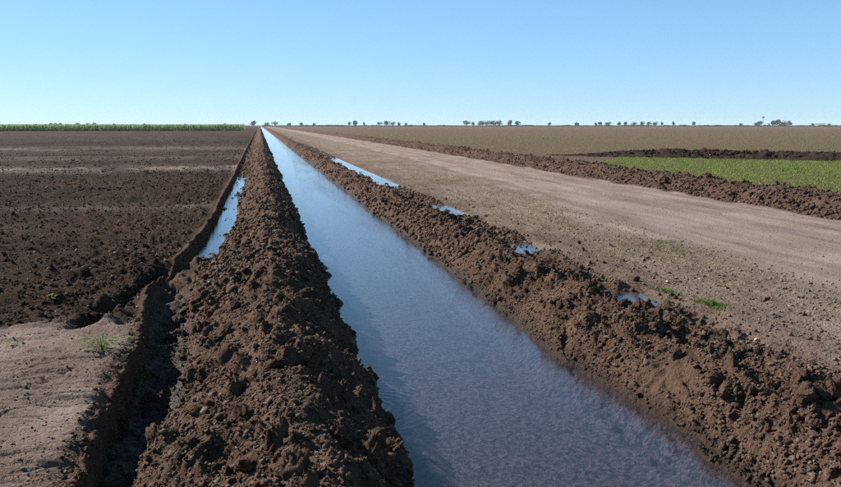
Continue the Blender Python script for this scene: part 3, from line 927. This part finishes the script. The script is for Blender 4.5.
def box_np(x0, x1, y0, y1, z0, z1):
    V = [(x, yv, z) for z in (z0, z1) for yv in (y0, y1) for x in (x0, x1)]
    Fq = [[0, 2, 3, 1], [4, 5, 7, 6], [0, 1, 5, 4], [2, 6, 7, 3], [0, 4, 6, 2], [1, 3, 7, 5]]
    return V, Fq
def merge(parts):
    V, Fq = [], []
    for v, f in parts:
        s = len(V); V += list(v); Fq += [[i + s for i in q] for q in f]
    return np.array(V, float), np.array(Fq)
def bar(p, q, r):
    p, q = np.array(p, float), np.array(q, float)
    d = (q - p) / np.linalg.norm(q - p)
    x = np.cross(d, [.31, .2, .9]); x /= np.linalg.norm(x); yv = np.cross(d, x)
    V = [pt + (x * sx + yv * sy) * r for pt in (p, q) for sx, sy in ((-1, -1), (1, -1), (1, 1), (-1, 1))]
    Fq = [[0, 3, 2, 1], [4, 5, 6, 7], [0, 1, 5, 4], [1, 2, 6, 5], [2, 3, 7, 6], [3, 0, 4, 7]]
    return V, Fq

def wind_pump(px, dist):
    x, yv = far_pos(px, dist)
    root = obj('wind_pump', None, label='slender farm wind pump with a round wheel above the low trees', cat='wind pump', loc=(x, yv, 0))
    root.rotation_euler = (0, 0, -bearing(px))
    top = 14.0
    for sx in (-1, 1):
        for sy in (-1, 1):
            V, Fq = merge([bar((sx * 1.5, sy * 1.5, 0), (sx * .25, sy * .25, top), .12)])
            obj('leg', mesh_np('leg', V, Fq, M_STEEL), parent=root)
    parts = []
    for k in range(1, 6):
        z = top * k / 6; s = 1.5 - 1.25 * k / 6
        z0 = top * (k - 1) / 6; s0 = 1.5 - 1.25 * (k - 1) / 6
        for i in range(4):
            c = [(-1, -1), (1, -1), (1, 1), (-1, 1)]
            a, b = c[i], c[(i + 1) % 4]
            parts.append(bar((a[0] * s, a[1] * s, z), (b[0] * s, b[1] * s, z), .06))
            parts.append(bar((a[0] * s0, a[1] * s0, z0), (b[0] * s, b[1] * s, z), .05))
    V, Fq = merge(parts); obj('bracing', mesh_np('bracing', V, Fq, M_STEEL), parent=root)
    wheel = []
    for k in range(18):
        t = 2 * math.pi * k / 18
        d = np.array([math.cos(t), 0, math.sin(t)]); p = np.array([-math.sin(t), 0, math.cos(t)])
        c = np.array([0, -.6, top + .3])
        q = [c + d * .5 - p * .1, c + d * .5 + p * .1 + [0, .05, 0], c + d * 2.1 + p * .32 + [0, .12, 0], c + d * 2.1 - p * .32 - [0, .12, 0]]
        q2 = [v + np.array([0, .03, 0]) for v in q]
        wheel.append((q + q2, [[0, 1, 2, 3], [7, 6, 5, 4], [0, 4, 5, 1], [1, 5, 6, 2], [2, 6, 7, 3], [3, 7, 4, 0]]))
    V, Fq = merge(wheel); obj('wheel', mesh_np('wheel', V, Fq, M_STEEL), parent=root)
    V, Fq = merge([bar((0, -.6, top + .3), (0, 2.4, top + .3), .08), box_np(-.03, .03, 2.2, 3.6, top - .2, top + .9)])
    obj('tail_vane', mesh_np('tail_vane', V, Fq, M_STEEL), parent=root)
wind_pump(762.8, 1480)

def shed(px, dist, w, d, h, label):
    x, yv = far_pos(px, dist)
    root = obj('farm_shed', None, label=label, cat='shed', loc=(x, yv, 0))
    root.rotation_euler = (0, 0, -bearing(px) + .2)
    hw, hd = w / 2, d / 2
    V, Fq = merge([box_np(-hw, hw, -hd, hd, 0, h)]); obj('wall', mesh_np('wall', V, Fq, M_WHITE), parent=root)
    e = .4
    V = [(-hw - e, -hd - e, h - .1), (hw + e, -hd - e, h - .1), (hw + e, hd + e, h - .1), (-hw - e, hd + e, h - .1), (-hw - e, 0, h + w * .12 + .6), (hw + e, 0, h + w * .12 + .6)]
    Fq4 = np.array([[0, 1, 5, 4], [2, 3, 4, 5], [0, 3, 2, 1], [0, 4, 3, 3], [1, 2, 5, 5]])
    me = bpy.data.meshes.new('roof'); me.from_pydata(V, [], [[0, 1, 5, 4], [2, 3, 4, 5], [0, 3, 2, 1], [0, 4, 3], [1, 2, 5]]); me.materials.append(M_ROOF)
    obj('roof', me, parent=root)
    V, Fq = merge([box_np(-w * .1, w * .12, -hd - .06, -hd - .003, 0, h * .7)]); obj('door', mesh_np('door', V, Fq, M_DARKW), parent=root)
    V, Fq = merge([box_np(w * .25, w * .38, -hd - .06, -hd - .003, h * .4, h * .75)]); obj('window', mesh_np('window', V, Fq, M_DARKW), parent=root)
shed(768.3, 1500, 4.2, 5, 3.4, 'small pale shed between the wind pump and the farm grove')
shed(820, 1650, 16, 7, 1.9, 'long low pale shed right of the farm grove')

print('objects', len(bpy.data.objects), 'faces', sum(len(m.polygons) * (2 if len(m.polygons) and m.polygons[0].loop_total == 4 else 1) for m in bpy.data.meshes))
